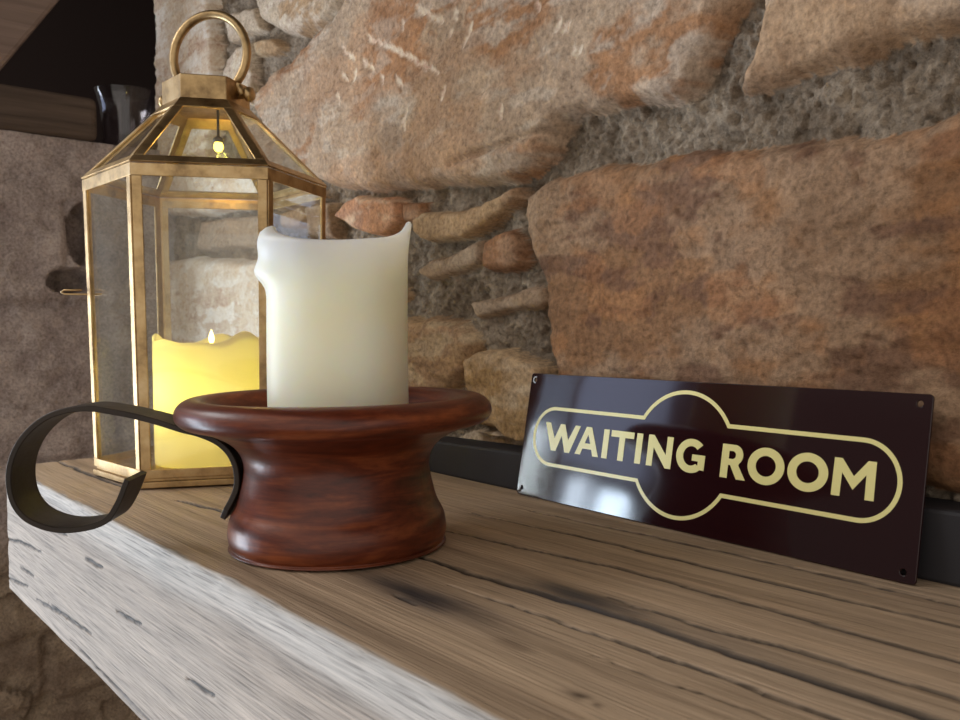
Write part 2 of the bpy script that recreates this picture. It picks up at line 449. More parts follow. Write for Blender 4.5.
# per tone: main colour, second colour, third colour (veins)
TONES = [
    (L3(176, 152, 128), L3(164, 122, 88), L3(186, 170, 152)),    # large tan slab
    (L3(176, 146, 116), L3(160, 130, 102), L3(186, 162, 138)),
    (L3(142, 106, 76), L3(168, 144, 120), L3(112, 80, 62)),      # large brown block
    (L3(190, 172, 150), L3(170, 140, 108), L3(206, 192, 174)),
    (L3(222, 204, 184), L3(206, 182, 158), L3(236, 226, 214)),
    (L3(168, 138, 104), L3(156, 126, 98), L3(182, 160, 130)),
    (L3(182, 134, 100), L3(170, 128, 100), L3(196, 168, 140)),
    (L3(140, 100, 70), L3(128, 94, 70), L3(160, 126, 98)),
    (L3(156, 132, 108), L3(144, 118, 94), L3(170, 150, 128)),
    (L3(186, 158, 124), L3(170, 138, 96), L3(198, 178, 150)),
]
def build_wall():
    ss = np.concatenate([[-0.858] * 3, np.arange(-0.858, -0.40, 0.0017), np.arange(-0.40, 0.31, 0.00125), np.arange(0.33, 1.2, 0.03)])
    zs = np.concatenate([np.arange(-1.2, -0.05, 0.06), np.arange(-0.04, 0.63, 0.0014), np.arange(0.65, 0.96, 0.03)])
    S, Z = np.meshgrid(ss * 1000, zs * 1000, indexing='ij')
    shp = S.shape
    wx = S + 4 * fbm(S / 40, Z / 40, 3, 2) + 0.9 * fbm(S / 9, Z / 9, 7, 2)
    wz = Z + 4 * fbm(S / 40, Z / 40, 13, 2) + 0.9 * fbm(S / 9, Z / 9, 17, 2)
    grit = fbm(S / 5.0, Z / 5.0, 101, 3, 0.65)
    lump = fbm(S / 24, Z / 24, 103, 3)
    H = -17 + 4.5 * lump + 1.6 * grit + 1.3 * fbm(S / 3.6, Z / 3.2, 109, 2, 0.6) + 2.6 * cells(wx / 8 + .5 * lump, wz / 6.5 + .5 * grit, 111) + 1.3 * cells(S / 3.7, Z / 3.3, 113) + 3.0 * fbm(S / 13, Z / 12, 107, 3, 0.6)
    H = H - 6 * sstep(-330, -420, S) * sstep(240, 200, Z)
    mt = sstep(-0.6, 0.7, lump + 0.5 * grit)[..., None]
    C = L3(128, 112, 94) * (1 - mt) + L3(170, 154, 135) * mt
    low = (sstep(-320, -420, S) * sstep(250, 205, Z))[..., None]
    C = C * (1 - low) + low * (L3(128, 104, 80) * (1 - mt) + L3(166, 142, 114) * mt)
    A = np.ones(S.shape)
    big = fbm(S / 95, Z / 70, 201, 4); mid = fbm(S / 34, Z / 20, 203, 5, 0.6); strat = fbm(S / 60, Z / 9, 205, 3)
    face = 0.9 * cells(wx / 60 + .7 * lump, wz / 40 + .5 * lump, 301) + 0.5 * cells(wx / 18 + .6 * lump, wz / 10 + .3 * lump, 305) + 2.6 * fbm(S / 45, Z / 13, 307, 5, 0.58)
    rough = 3.0 * fbm(S / 60, Z / 50, 211, 3) + 1.6 * fbm(S / 16, Z / 13, 213, 3) + 0.6 * grit + 0.9 * fbm(S / 7, Z / 5, 215, 3, 0.6)
    for k, (tone, out, edge, poly) in enumerate(STONES):
        xs = [p[0] for p in poly]; ys = [p[1] for p in poly]
        m = (wx > min(xs) - 3) & (wx < max(xs) + 3) & (wz > min(ys) - 3) & (wz < max(ys) + 3)
        if not m.any(): continue
        d = poly_dist(wx[m], wz[m], poly) + 1.5
        ins = d > 0
        sz = math.sqrt((max(xs) - min(xs)) * (max(ys) - min(ys)))
        amp = min(1.0, 0.25 + sz / 160)
        if sz < 110: edge = edge * 0.6
        h = out - 26 * np.exp(-np.maximum(d, 0) / edge * 1.6) ** 1.3 + amp * (face[m] + rough[m]) - (4.0 if tone == 2 else 0)
        cx, cy = sum(xs) / len(xs), sum(ys) / len(ys)
        r = np.random.default_rng(k + 40)
        tx, ty = r.uniform(-1, 1, 2) * (0.004 if sz > 200 else 0.06)
        h = h + tx * (wx[m] - cx) + ty * (wz[m] - cy)
        if k == 0:      # a split along the foot of the big slab, its lower flake set back
            dd = line_dist(S[m], Z[m], CLEFT)
            h = h - 5.0 * np.exp(-(dd / 2.6) ** 2)
        if tone == 2:
            h = np.minimum(h, 1.5)
        a, b, c3 = TONES[tone]
        w1 = sstep(-0.14, 0.2, big[m] + 0.5 * mid[m])[:, None]; w2 = sstep(0.0, 0.32, mid[m] * 0.9 + 0.5 * strat[m])[:, None]
        if tone == 2:   # greyer to the left and along the top, browner to the right
            w1 = np.clip(w1 * 0.5 + sstep(40, -120, S[m])[:, None] * 0.75, 0, 1)
        col = (a * (1 - w1) + b * w1) * (1 - 0.75 * w2) + c3 * 0.75 * w2
        if tone == 2:
            rust = (sstep(0.02, 0.25, fbm(S[m] / 40, Z[m] / 26, 221, 4)) * sstep(-200, -60, S[m]))[:, None]
            col = col * (1 - 0.3 * rust) + 0.3 * rust * L3(178, 122, 76)
        if k == 0:
            rust = (sstep(0.0, 0.25, fbm(S[m] / 110, Z[m] / 60, 223, 4) - 0.16 * sstep(-420, -560, S[m])))[:, None]
            col = col * (1 - 0.38 * rust) + 0.38 * rust * L3(168, 124, 88)
        Hm = H[m]; Cm = C[m]; Am = A[m]
        use = ins & (h > Hm)
        Hm[use] = h[use]; Cm[use] = col[use]
        Am[use] = 0; A[m] = Am
        H[m] = Hm; C[m] = Cm
    for a, b in MARKS:      # pale pick marks left by a mason's tool
        a = np.array(a, float); b = np.array(b, float)
        m = (abs(S - (a[0] + b[0]) / 2) < 40) & (abs(Z - (a[1] + b[1]) / 2) < 30)
        dx, t = seg_dist(S[m] + 1.5 * lump[m], Z[m] + 2.0 * grit[m], a, b)
        w = (3.4 * (0.55 + 0.45 * np.sin(np.pi * np.clip(t, 0.05, 0.95))))
        k = np.exp(-(dx / w) ** 4)
        H[m] -= 1.6 * k
        C[m] = C[m] * (1 - 0.6 * k[:, None]) + L3(236, 220, 198) * 0.6 * k[:, None]
    # foot of the wall, behind the dark strip: keep it back
    H = np.minimum(H, np.where(Z < 34, -16, 40))
    H[0, :] = -420; H[1, :] = -160; H[2, :] = -30       # the return of the corner
    side = 9 * fbm(Z / 46, Z * 0 + 2.2, 401, 4) + 4 * fbm(Z / 12, Z * 0 + 5.1, 405, 2)
    fall = sstep(-770, -858, S)
    S = S + side * fall
    H = H - 7 * np.exp(-np.maximum(S + 862, 0) / 6.0)
    P = P0 + (S / 1000)[..., None] * EW + (H / 1000)[..., None] * NW + np.stack([0 * Z, 0 * Z, Z / 1000], -1)
    o = grid_mesh('wall_back', P, STONE, cols=np.concatenate([C, A[..., None]], -1))
    tag(o, kind='structure')
build_wall()

# ------------------------------------------------------------------ the far pier on the left, its timbers and the dark recess
def build_pier():
    XL = -1.27
    ys = np.concatenate([[0.222] * 2, np.arange(0.222, 0.50, 0.0035)])
    zs = np.concatenate([np.arange(-1.2, -0.62, 0.05), np.arange(-0.6, 0.385, 0.0035), [0.386, 0.386, 0.386]])
    Y, Z = np.meshgrid(ys * 1000, zs * 1000, indexing='ij')
    lump = fbm(Y / 40, Z / 40, 501, 4); grit = fbm(Y / 8, Z / 8, 503, 3)
    H = 5 * lump + 1.8 * grit + 4 * cells(Y / 60, Z / 60, 505)
    jx = Z + 6 * lump
    for zj, w in ((156, 5), (-60, 6), (-215, 9), (-300, 8), (-395, 8)):
        H -= 9 * np.exp(-((jx - zj) / w) ** 2)
    for (yy, z0, z1, w) in ((330, 156, 300, 4), (300, -215, -60, 5), (355, -300, -215, 6), (290, -395, -300, 6), (270, 156, -60, 0.1)):
        H -= 7 * np.exp(-((Y + 5 * grit - yy) / w) ** 2) * ((Z > z0) & (Z < z1))
    # two dark hollows between the stones
    for (cy, cz, ry, rz) in ((336, 190, 30, 17), (352, 255, 20, 42)):
        q = ((Y + 2 * grit - cy) / ry) ** 2 + ((Z + 2 * grit - cz) / rz) ** 2
        H -= 60 * sstep(1.15, 0.8, q)
    H = np.where(Z < -210, H + 10 * cells(Y / 70, Z / 60, 511) + 4, H)
    mt = sstep(-0.5, 0.6, lump)[..., None]; m2 = sstep(-0.4, 0.6, fbm(Y / 90, Z / 90, 509, 3))[..., None]
    C = (L3(168, 154, 150) * (1 - mt) + L3(198, 184, 178) * mt) * (1 - .4 * m2) + .4 * m2 * L3(178, 164, 158)
    low = sstep(-120, -220, Z)[..., None]
    C = C * (1 - low) + low * (L3(160, 142, 122) * (1 - mt) + L3(134, 116, 100) * mt)
    X = XL * 1000 + H
    X[0, :] = -1500
    top = Z > 385.5
    X[:, -1] = -1500; X[:, -2] = XL * 1000 - 4
    P = np.stack([X, Y, Z], -1) / 1000
    tag(grid_mesh('wall_left', P, STONE, cols=C), kind='structure')
build_pier()

DARK_TIMBER = mat_wood_dark('old_dark_timber', lin(54, 45, 40), lin(112, 96, 84))
def timber(name, P, mat):
    o = grid_mesh(name, P, mat); return o
bm = bmesh.new()
box_bm(bm, (-1.50, 0.10, 0.386), (-1.262, 0.374, 0.447))
o = from_bm('trim_1', bm, DARK_TIMBER, bevel=0.010, seg=3); tag(o, kind='structure')
bm = bmesh.new()
ang = math.atan2(0.106, 0.072)
d = Vector((0, math.cos(ang), math.sin(ang))); pn = Vector((0, -math.sin(ang), math.cos(ang)))
a0 = Vector((0, 0.238, 0.440)); a1 = a0 + d * 0.62
mk = lambda p, x, w: Vector((x, p.y, p.z)) + pn * w
slab_bm(bm, [mk(a0 - pn * 0 , -1.265, 0), mk(a0 + d * 0.04, -1.265, 0.0), mk(a1, -1.265, 0.0), mk(a1, -1.265, 0.13), mk(a0 + d * 0.17, -1.265, 0.13)],
            [mk(a0 - pn * 0, -1.33, 0), mk(a0 + d * 0.04, -1.33, 0.0), mk(a1, -1.33, 0.0), mk(a1, -1.33, 0.13), mk(a0 + d * 0.17, -1.33, 0.13)])
o = from_bm('trim_2', bm, mat_wood_dark('brown_timber', lin(122, 104, 95), lin(150, 130, 119)), bevel=0.006); tag(o, kind='structure')
RECESS = mat_plain('shade_dark_plaster', lin(52, 40, 38), 0.9)  # dark colour puts the shade of the void into these walls
bm = bmesh.new(); box_bm(bm, (-2.05, 0.20, -1.2), (-2.0, 1.6, 0.95))
o = from_bm('wall_recess', bm, RECESS); tag(o, kind='structure')
bm = bmesh.new(); box_bm(bm, (-2.0, 1.55, -1.2), (-1.2, 1.6, 0.95))
o = from_bm('wall_recess_end', bm, RECESS); tag(o, kind='structure')
bm = bmesh.new(); box_bm(bm, (-2.3, -0.25, 0.95), (1.3, 1.6, 1.0))
o = from_bm('added_unseen_ceiling', bm, mat_wood_dark('added_ceiling_timber', lin(44, 34, 28), lin(70, 56, 46))); tag(o, kind='structure')  # out of view, put in to keep light off the shelf top
bm = bmesh.new(); box_bm(bm, (-2.3, -2.6, -1.25), (1.3, 1.6, -1.2))
o = from_bm('floor', bm, mat_wood_dark('floor_boards', lin(84, 66, 52), lin(112, 90, 72))); tag(o, kind='structure')

# dark strip standing along the back of the shelf
bm = bmesh.new()
for i in range(1):
    a = Vector((-0.832, 0.4265, 0)); b = Vector((0.45, 0.3752, 0))
    n = Vector((b.y - a.y, -(b.x - a.x), 0)).normalized()      # towards the room
    a += Vector((0, 0, 0))
    slab_bm(bm, [a, b, b + Vector((0, 0, 0.045)), a + Vector((0, 0, 0.021))],
                [a - n * 0.03, b - n * 0.03, b - n * 0.03 + Vector((0, 0, 0.045)), a - n * 0.03 + Vector((0, 0, 0.021))])
o = from_bm('back_strip', bm, mat_plain('dark_strip', lin(40, 38, 42), 0.7), bevel=0.002); tag(o, kind='structure')

# ------------------------------------------------------------------ the oak mantel shelf
def build_beam():
    YF, YB, ZB = 0.1625, 0.432, -0.1094
    xs = np.concatenate([[-0.832] , np.arange(-0.832, 0.12, 0.0016), np.arange(0.13, 0.62, 0.02)])
    # cross-section, walked from the back of the top, over the front edge, down the front and back under
    r = 0.003
    top = [(y, 0.0) for y in np.arange(YB, YF + r, -0.0010)]
    arc = [(YF + r - r * math.sin(a), -r + r * math.cos(a)) for a in np.linspace(0, math.pi / 2, 7)]
    front = [(YF, z) for z in np.arange(-r - 0.0012, ZB + r, -0.0012)]
    arc2 = [(YF + r - r * math.cos(a), ZB + r - r * math.sin(a)) for a in np.linspace(0, math.pi / 2, 5)]
    under = [(y, ZB) for y in np.linspace(YF + 0.02, YB, 14)]
    sec = np.array(top + arc + front + arc2 + under)
    nrm = np.array([(0, 1)] * len(top) + [(-math.sin(a), math.cos(a)) for a in np.linspace(0, math.pi / 2, 7)] + [(-1, 0)] * len(front)
                   + [(-math.cos(a), -math.sin(a)) for a in np.linspace(0, math.pi / 2, 5)] + [(0, -1)] * len(under), float)
    X = xs[:, None] + 0 * sec[None, :, 0]; Y = sec[None, :, 0] + 0 * X; Z = sec[None, :, 1] + 0 * X
    per = np.concatenate([[0], np.cumsum(np.hypot(*np.diff(sec, axis=0).T))])[None, :] + 0 * X     # distance round the section
    mmx, mmp = X * 1000, per * 1000
    h = 0.55 * fbm(mmx / 120, mmp / 14, 601, 4) + 0.25 * fbm(mmx / 90, mmp / 4, 603, 3)
    isf = (Y < YF + 0.002) & (Z < -0.001)
    h = h + np.where(isf, 0.25 * fbm(mmx / 60, mmp / 7, 607, 3), 0)
    edge = np.exp(-((mmp - (YB - YF) * 1000) / 7) ** 2)
    h = h + edge * 1.6 * fbm(mmx / 45, 0 * mmx, 611, 3)
    base = L3(182, 158, 132)
    C = np.zeros(X.shape + (3,)) + base
    g1 = sstep(-0.3, 0.5, fbm(mmx / 260, mmp / 16, 621, 3))[..., None]
    C = C * (1 - 0.5 * g1) + 0.5 * g1 * L3(186, 164, 140)
    g2 = sstep(0.05, 0.6, fbm(mmx / 300, mmp / 30, 625, 3))[..., None]
    C = C * (1 - 0.5 * g2) + 0.5 * g2 * L3(136, 115, 96)
    # weathered silver-grey outer sapwood on the front of the beam
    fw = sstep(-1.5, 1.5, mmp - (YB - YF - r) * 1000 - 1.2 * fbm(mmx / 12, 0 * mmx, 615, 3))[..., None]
    lit_band = (sstep(26, 8, mmp - (YB - YF) * 1000 + 6 * fbm(mmx / 90, mmp / 20, 617, 2)))[..., None]  # pale highlight under the front edge, painted into the albedo
    C = C * (1 - fw) + fw * ((L3(162, 150, 139) * (1 - .3 * g2) + .3 * g2 * L3(146, 134, 123)) * (1 - lit_band) + lit_band * L3(182, 177, 172))
    Ym, Zm = Y * 1000, Z * 1000
    onf = mmp > (YB - YF) * 1000 + 2
    def crack(pts, w, depth, front=False, jit=1.0):
        nonlocal h, C
        pts = np.array(pts, float)
        V = (Zm if front else Ym) + jit * 1.3 * fbm(mmx / 14, 0 * mmx + pts[0, 1], 631, 3)
        m = (mmx > pts[:, 0].min() - 12) & (mmx < pts[:, 0].max() + 12) & (abs(V - pts[:, 1].mean()) < 40) & (onf == front)
        line = np.interp(mmx[m], *(pts[np.argsort(pts[:, 0])].T))
        x0, x1 = pts[:, 0].min(), pts[:, 0].max()
        t = np.clip((mmx[m] - x0) / (x1 - x0), 0, 1)
        ww = w * (0.35 + 0.65 * np.sin(np.pi * np.clip(t, 0.03, 0.97)) ** 0.6) * ((mmx[m] > x0) & (mmx[m] < x1)) + 1e-3
        k = np.exp(-((V[m] - line) / (1.15 * ww)) ** 4)
        h[m] -= min(depth, 2.2) * np.exp(-((V[m] - line) / (0.7 * ww)) ** 4)
        C[m] = C[m] * (1 - 0.97 * k[:, None]) + L3(26, 19, 15) * 0.97 * k[:, None]
    crack([(-360, 254), (-305, 254), (-260, 258), (-210, 261), (-129, 259), (-40, 260), (60, 263)], 2.9, 9.0)
    crack([(-392, 298), (-326, 305), (-267, 313), (-199, 312), (-112, 310), (20, 318)], 1.8, 5.0)
    crack([(-832, 204), (-780, 205), (-707, 205), (-640, 208)], 2.2, 6.0)
    crack([(-580, 217), (-538, 223), (-505, 228)], 2.0, 5.0)
    crack([(-240, 275), (-191, 274), (-154, 279), (-60, 281)], 1.6, 4.0)
    crack([(-410, 340), (-309, 347), (-200, 345), (-60, 350)], 1.7, 4.0)
    crack([(-390, 372), (-250, 376), (-80, 372)], 1.4, 3.0)
    crack([(-300, 236), (-160, 240), (0, 236)], 1.2, 3.0)
    crack([(-304, 209), (-286, 207)], 1.0, 1.5)
    crack([(-200, 222), (-60, 226)], 0.7, 1.2)
    crack([(-830, 232), (-700, 236)], 0.8, 1.2)
    for pts in ([(-737, -95), (-694, -91), (-661, -88)], [(-690, -88), (-640, -86), (-590, -83)], [(-845, -67), (-787, -58), (-715, -53)], [(-641, -101), (-572, -103), (-470, -104)],
                [(-536, -55), (-490, -51)], [(-835, -99), (-763, -91)], [(-425, -62), (-390, -60)], [(-790, -80), (-740, -77)], [(-600, -35), (-560, -33)], [(-700, -30), (-640, -27)]):
        crack(pts, 1.25, 3.5, True, 0.5)
    def stain(cx, cy, rx, ry, k, col=(74, 68, 66)):
        nonlocal C
        w = k * np.exp(-((mmx - cx + 9 * fbm(mmx / 20, Ym / 6, 641, 2)) / rx) ** 2 - ((Ym - cy + 3 * fbm(mmx / 22, Ym / 5, 643, 2)) / ry) ** 2)
        w = (w * ~onf)[..., None]
        C = C * (1 - w) + w * L3(*col)
    stain(-298, 217, 44, 10, 0.97, (62, 58, 60)); stain(-250, 266, 40, 8, 0.95, (64, 60, 60)); stain(-185, 268, 60, 6, 0.35)
    stain(-185, 194, 3.5, 2.6, 0.9, (60, 44, 34)); stain(-172, 193, 2.4, 1.8, 0.8, (60, 44, 34)); stain(-228, 208, 7, 4, 0.5, (96, 78, 60))
    stain(-470, 236, 70, 16, 0.25, (120, 96, 72))
    # push the section out along its normals
    P = np.stack([X, Y + nrm[None, :, 0] * h / 1000, Z + nrm[None, :, 1] * h / 1000], -1)
    # left end: closed by gathering the section at its middle
    P[0, :, 1] = 0.30; P[0, :, 2] = -0.055; P[0, :, 0] = -0.829
    C[0] = base
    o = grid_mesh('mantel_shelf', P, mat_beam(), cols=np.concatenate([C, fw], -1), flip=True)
    tag(o, 'thick weathered oak beam shelf with dark cracks, carrying the lantern, candle and sign', 'mantel shelf')
build_beam()

# ------------------------------------------------------------------ the brass lantern
LX, LY, LROT = -0.685, 0.2885, math.radians(63.508)
R0, R1, HB = 0.0926, 0.0968, 0.2376
RC, ZC0, ZC1 = 0.0343, 0.2989, 0.3191
lan = empty('candle_lantern', (LX, LY, 0.0012), LROT)
tag(lan, 'brass six-sided glass lantern with a ring handle, standing behind the iron-handled wooden holder', 'lantern')
hv = lambda R, k, z: Vector((R * math.cos(k * math.pi / 3), R * math.sin(k * math.pi / 3), z))
def Rz(z): return R0 + (R1 - R0) * (z / HB)
def hex_frame_bm(bm, Ro, zo, Ri, zi, th):
    """flat hexagonal ring of sloped plates between (Ro,zo) and (Ri,zi), th thick inwards"""
    for k in range(6):
        a, b = hv(Ro, k, zo), hv(Ro, k + 1, zo); c, d_ = hv(Ri, k + 1, zi), hv(Ri, k, zi)
        n = (b - a).cross(d_ - a).normalized()
        mid = (a + b + c + d_) / 4
        if n.dot(Vector((mid.x, mid.y, 0))) > 0: n = -n
        slab_bm(bm, [a, b, c, d_], [a + n * th, b + n * th, c + n * th, d_ + n * th])
# base: two stepped hexagonal plates
bm = bmesh.new()
slab_bm(bm, [hv(R0 + 0.001, k, 0) for k in range(6)], [hv(R0 + 0.001, k, 0.0045) for k in range(6)])
slab_bm(bm, [hv(R0 - 0.002, k, 0.0045) for k in range(6)], [hv(R0 - 0.002, k, 0.007) for k in range(6)])
from_bm('base_plate', bm, BRASS, lan, bevel=0.0005)
bm = bmesh.new(); hex_frame_bm(bm, Rz(0.007), 0.007, Rz(0.0135), 0.0135, 0.0015); from_bm('bottom_rail', bm, BRASS, lan, bevel=0.0003)
bm = bmesh.new(); hex_frame_bm(bm, Rz(HB - 0.009), HB - 0.009, Rz(HB), HB, 0.0015); from_bm('top_rail', bm, BRASS, lan, bevel=0.0003)
def strip_bm(bm, a, b, side, w, n, th):
    """flat bar from a to b, w wide towards side, th thick along n"""
    s = side * w
    slab_bm(bm, [a, b, b + s, a + s], [a + n * th, b + n * th, b + s + n * th, a + s + n * th])
for k in range(6):
    bm = bmesh.new()
    a, b = hv(Rz(0.0135), k, 0.0135), hv(Rz(HB - 0.009), k, HB - 0.009)
    for dk in (1, -1):
        side = (hv(1, k + dk, 0) - hv(1, k, 0)).normalized()
        mid = hv(1, k, 0) + hv(1, k + dk, 0); n = -Vector((mid.x, mid.y, 0)).normalized()
        strip_bm(bm, a + side * 0.0008, b + side * 0.0008, side, 0.0068, n, 0.0016)
    from_bm('corner_post', bm, BRASS, lan, bevel=0.0004)
    # glass behind the bars
    bm = bmesh.new()
    mid = (hv(1, k, 0) + hv(1, k + 1, 0)) / 2; n = -mid.normalized()
    e = (hv(1, k + 1, 0) - hv(1, k, 0)).normalized() * 0.003
    q = [hv(Rz(0.009), k, 0.009) + e, hv(Rz(0.009), k + 1, 0.009) - e, hv(Rz(HB - .003), k + 1, HB - .003) - e, hv(Rz(HB - .003), k, HB - .003) + e]
    slab_bm(bm, [p + n * 0.0018 for p in q], [p + n * 0.0033 for p in q])
    from_bm('glass_pane', bm, GLASS, lan)
# roof: eave ring, ridge bars, panes, upper collar
def roof(t): return (R1 + 0.0008) + (RC - R1) * t, HB + 0.0015 + (ZC0 - HB) * t
bm = bmesh.new(); hex_frame_bm(bm, *roof(0.0), *roof(0.085), 0.0016); from_bm('roof_eave_rail', bm, BRASS, lan, bevel=0.0003)
bm = bmesh.new(); hex_frame_bm(bm, *roof(0.86), *roof(1.0), 0.0016); from_bm('roof_collar', bm, BRASS, lan, bevel=0.0003)
for k in range(6):
    bm = bmesh.new()
    ra, za = roof(0.085); rb, zb = roof(0.86)
    a, b = hv(ra, k, za), hv(rb, k, zb)
    for dk in (1, -1):
        side = (hv(1, k + dk, 0) - hv(1, k, 0)).normalized()
        n = (b - a).cross(side).normalized()
        mid = hv(1, k, 0) + hv(1, k + dk, 0)
        if n.dot(mid) > 0: n = -n
        strip_bm(bm, a + side * 0.0006, b + side * 0.0006, side, 0.0062, n, 0.0016)
    from_bm('roof_bar', bm, BRASS, lan, bevel=0.0004)
    bm = bmesh.new()
    r_a, z_a = roof(0.03); r_b, z_b = roof(0.95)
    q = [hv(r_a - .003, k, z_a), hv(r_a - .003, k + 1, z_a), hv(r_b - .003, k + 1, z_b), hv(r_b - .003, k, z_b)]
    n = (q[1] - q[0]).cross(q[3] - q[0]).normalized()
    if n.dot(q[0] + q[1]) > 0: n = -n
    slab_bm(bm, q, [p + n * 0.0012 for p in q])
    from_bm('roof_pane', bm, GLASS, lan)
# cap box with a flat lid
bm = bmesh.new()
slab_bm(bm, [hv(RC + .0005, k, ZC0 - .0005) for k in range(6)], [hv(RC + .0005, k, ZC1) for k in range(6)])
from_bm('cap', bm, BRASS, lan, bevel=0.0008)
# ring handle, hung on two pins in opposite cap faces
AX = Vector((math.cos(math.radians(33.508) - LROT), math.sin(math.radians(33.508) - LROT), 0))
path = []
for a in np.linspace(math.radians(-48), math.radians(228), 48):
    path.append(AX * (0.0345 * math.cos(a) + 0.004) + Vector((0, 0, 0.3425 + 0.0335 * math.sin(a))))
path = [AX * 0.0345 + Vector((0, 0, 0.3075)), AX * 0.0315 + Vector((0, 0, 0.3130))] + path + [AX * -0.0250 + Vector((0, 0, 0.3130)), AX * -0.0318 + Vector((0, 0, 0.3075))]
bm = bmesh.new(); tube_bm(bm, [tuple(p) for p in path], 0.0036, 16)
from_bm('ring_handle', bm, BRASS, lan, smooth=True)
for s in (1, -1):
    bm = bmesh.new()
    p = [AX * (s * v) + Vector((0, 0, 0.3080)) for v in (0.0285, 0.0370, 0.0376, 0.0405, 0.0430, 0.0440)]
    tube_bm(bm, [tuple(v) for v in p], [0.0032, 0.0032, 0.0056, 0.0062, 0.0050, 0.0015], 16)
    from_bm('handle_pin', bm, BRASS, lan, smooth=True)
# door hook on the far left post
bm = bmesh.new()
kL = 3
c0 = hv(Rz(0.146), kL, 0.146); odir = Vector((math.cos(math.radians(229.6) - LROT), math.sin(math.radians(229.6) - LROT), 0))
tube_bm(bm, [tuple(c0 - odir * 0.012), tuple(c0 + odir * 0.002), tuple(c0 + odir * 0.018 + Vector((0, 0, .0005))), tuple(c0 + odir * 0.0205 + Vector((0, 0, .002))), tuple(c0 + odir * 0.018 + Vector((0, 0, .0036))), tuple(c0 + odir * 0.004 + Vector((0, 0, .0036)))], 0.0009, 8)
from_bm('door_hook', bm, BRASS, lan, smooth=True)
# small glowing bead under the cap
BEAD_POS = Vector((0.0, 0.0, 0.2705))
bdir = Vector((math.cos(math.radians(49.6) - LROT), math.sin(math.radians(49.6) - LROT), 0))
bpos = bdir * 0.0092 + Vector((0, 0, 0.2690))
bead = lathe('glow_bead', [(0.0, -0.0052), (0.0022, -0.0046), (0.0036, -0.0028), (0.0040, -0.0004), (0.0034, 0.0018), (0.0026, 0.0032), (0, 0.0034)], mat_emit('warm_bead_glow', (1.0, 0.68, 0.10, 1), 7.0), lan, n=24, loc=bpos)
bead_top = lathe('bead_cap', [(0.0, 0.0026), (0.0036, 0.0026), (0.0042, 0.0034), (0.0040, 0.006), (0.0022, 0.0072), (0.0011, 0.008), (0.0010, 0.030), (0, 0.030)], mat_plain('grey_bead_cap', lin(120, 116, 108), 0.5, 0.4), lan, n=20, loc=bpos)
bl = bpy.data.lights.new('glow_bead_light', 'POINT'); bl.energy = 0.09; bl.color = (1.0, 0.66, 0.18); bl.shadow_soft_size = 0.004
blo = bpy.data.objects.new('glow_bead_light', bl); link(blo, lan); blo.location = bpos - Vector((0, 0, 0.0085))

# ------------------------------------------------------------------ LED candle inside the lantern
led = empty('led_candle', (LX + 0.002, LY - 0.0005, 0.0088))
tag(led, 'glowing yellow candle with a wavy rim inside the brass lantern', 'candle')
def led_top(th): return 0.1015 + 0.0032 * np.sin(3 * th + 1.0) + 0.0022 * np.sin(5 * th + 0.4) + 0.0012 * np.sin(8 * th)
prof = [(0.0, 0.0), (0.0455, 0.0), (0.0462, 0.001)] + [(0.0462, z) for z in np.linspace(0.004, 0.094, 16)] + [(0.0462, 0.1), (0.0450, 0.1012), (0.0432, 0.1005), (0.0425, 0.097), (0.040, 0.092), (0.02, 0.089), (0.0, 0.0885)]
def zf(R, Z, th):
    return np.where(Z > 0.05, Z + (led_top(th) - 0.1015) * np.clip((Z - 0.05) / 0.045, 0, 1) * np.clip((R - .02) / .022, 0, 1), Z)
lathe('wax_body', prof, mat_led_wax(), led, n=120, zfun=zf)
bm = bmesh.new()
tube_bm(bm, [(0, 0, 0.0885), (0, 0.0002, 0.094), (0, 0.0, 0.0985)], [0.0012, 0.0012, 0.001], 10)
from_bm('wick', bm, mat_plain('charred_wick', (0.03, 0.025, 0.02, 1), 0.9), led, smooth=True)
lathe('flame_tip', [(0, 0.0975), (0.0016, 0.0985), (0.0024, 0.1010), (0.0022, 0.1035), (0.0012, 0.1065), (0, 0.1095)], mat_emit('flame_glow', (1.0, 0.75, 0.25, 1), 8.0), led, n=16)
for nm, z, e in (('led_core_light', 0.060, 0.13), ('led_top_light', 0.094, 0.03)):
    pl = bpy.data.lights.new(nm, 'POINT'); pl.energy = e; pl.color = (1.0, 0.90, 0.17); pl.shadow_soft_size = 0.006
    po = bpy.data.objects.new(nm, pl); link(po, led); po.location = (-0.001, -0.023, z) if nm == 'led_core_light' else (0, 0, z)

# ------------------------------------------------------------------ turned wooden candle holder with an iron handle
HX, HY = -0.3996, 0.2383
hold = empty('candle_holder', (HX, HY, 0.0010))
tag(hold, 'turned red-brown wooden candle holder with a curled iron handle, on the shelf before the lantern', 'candle holder')
prof = [(0, 0.0), (0.0535, 0.0), (0.0565, 0.0015), (0.0580, 0.0045), (0.0584, 0.0090), (0.0578, 0.0140), (0.0564, 0.0178), (0.0545, 0.0212), (0.0530, 0.0250), (0.0517, 0.0300), (0.0505, 0.0350), (0.0497, 0.0400),
        (0.0496, 0.0440), (0.0506, 0.0485), (0.0532, 0.0530), (0.0575, 0.0570), (0.0640, 0.0606), (0.0710, 0.0636), (0.0760, 0.0648), (0.0800, 0.0660), (0.0828, 0.0684), (0.0838, 0.0712), (0.0834, 0.0742), (0.0815, 0.0772), (0.0780, 0.0794),
        (0.0740, 0.0800), (0.0700, 0.0788), (0.0655, 0.0752), (0.0610, 0.0710), (0.0560, 0.0660), (0.0510, 0.0610), (0.0460, 0.0570), (0.0420, 0.0550), (0, 0.0550)]
pp = smooth_path(prof, 4); pp[:, 0] = np.maximum(pp[:, 0], 0)
RED = mat_redwood()
lathe('turned_bowl', [tuple(v) for v in pp], RED, hold, n=144)
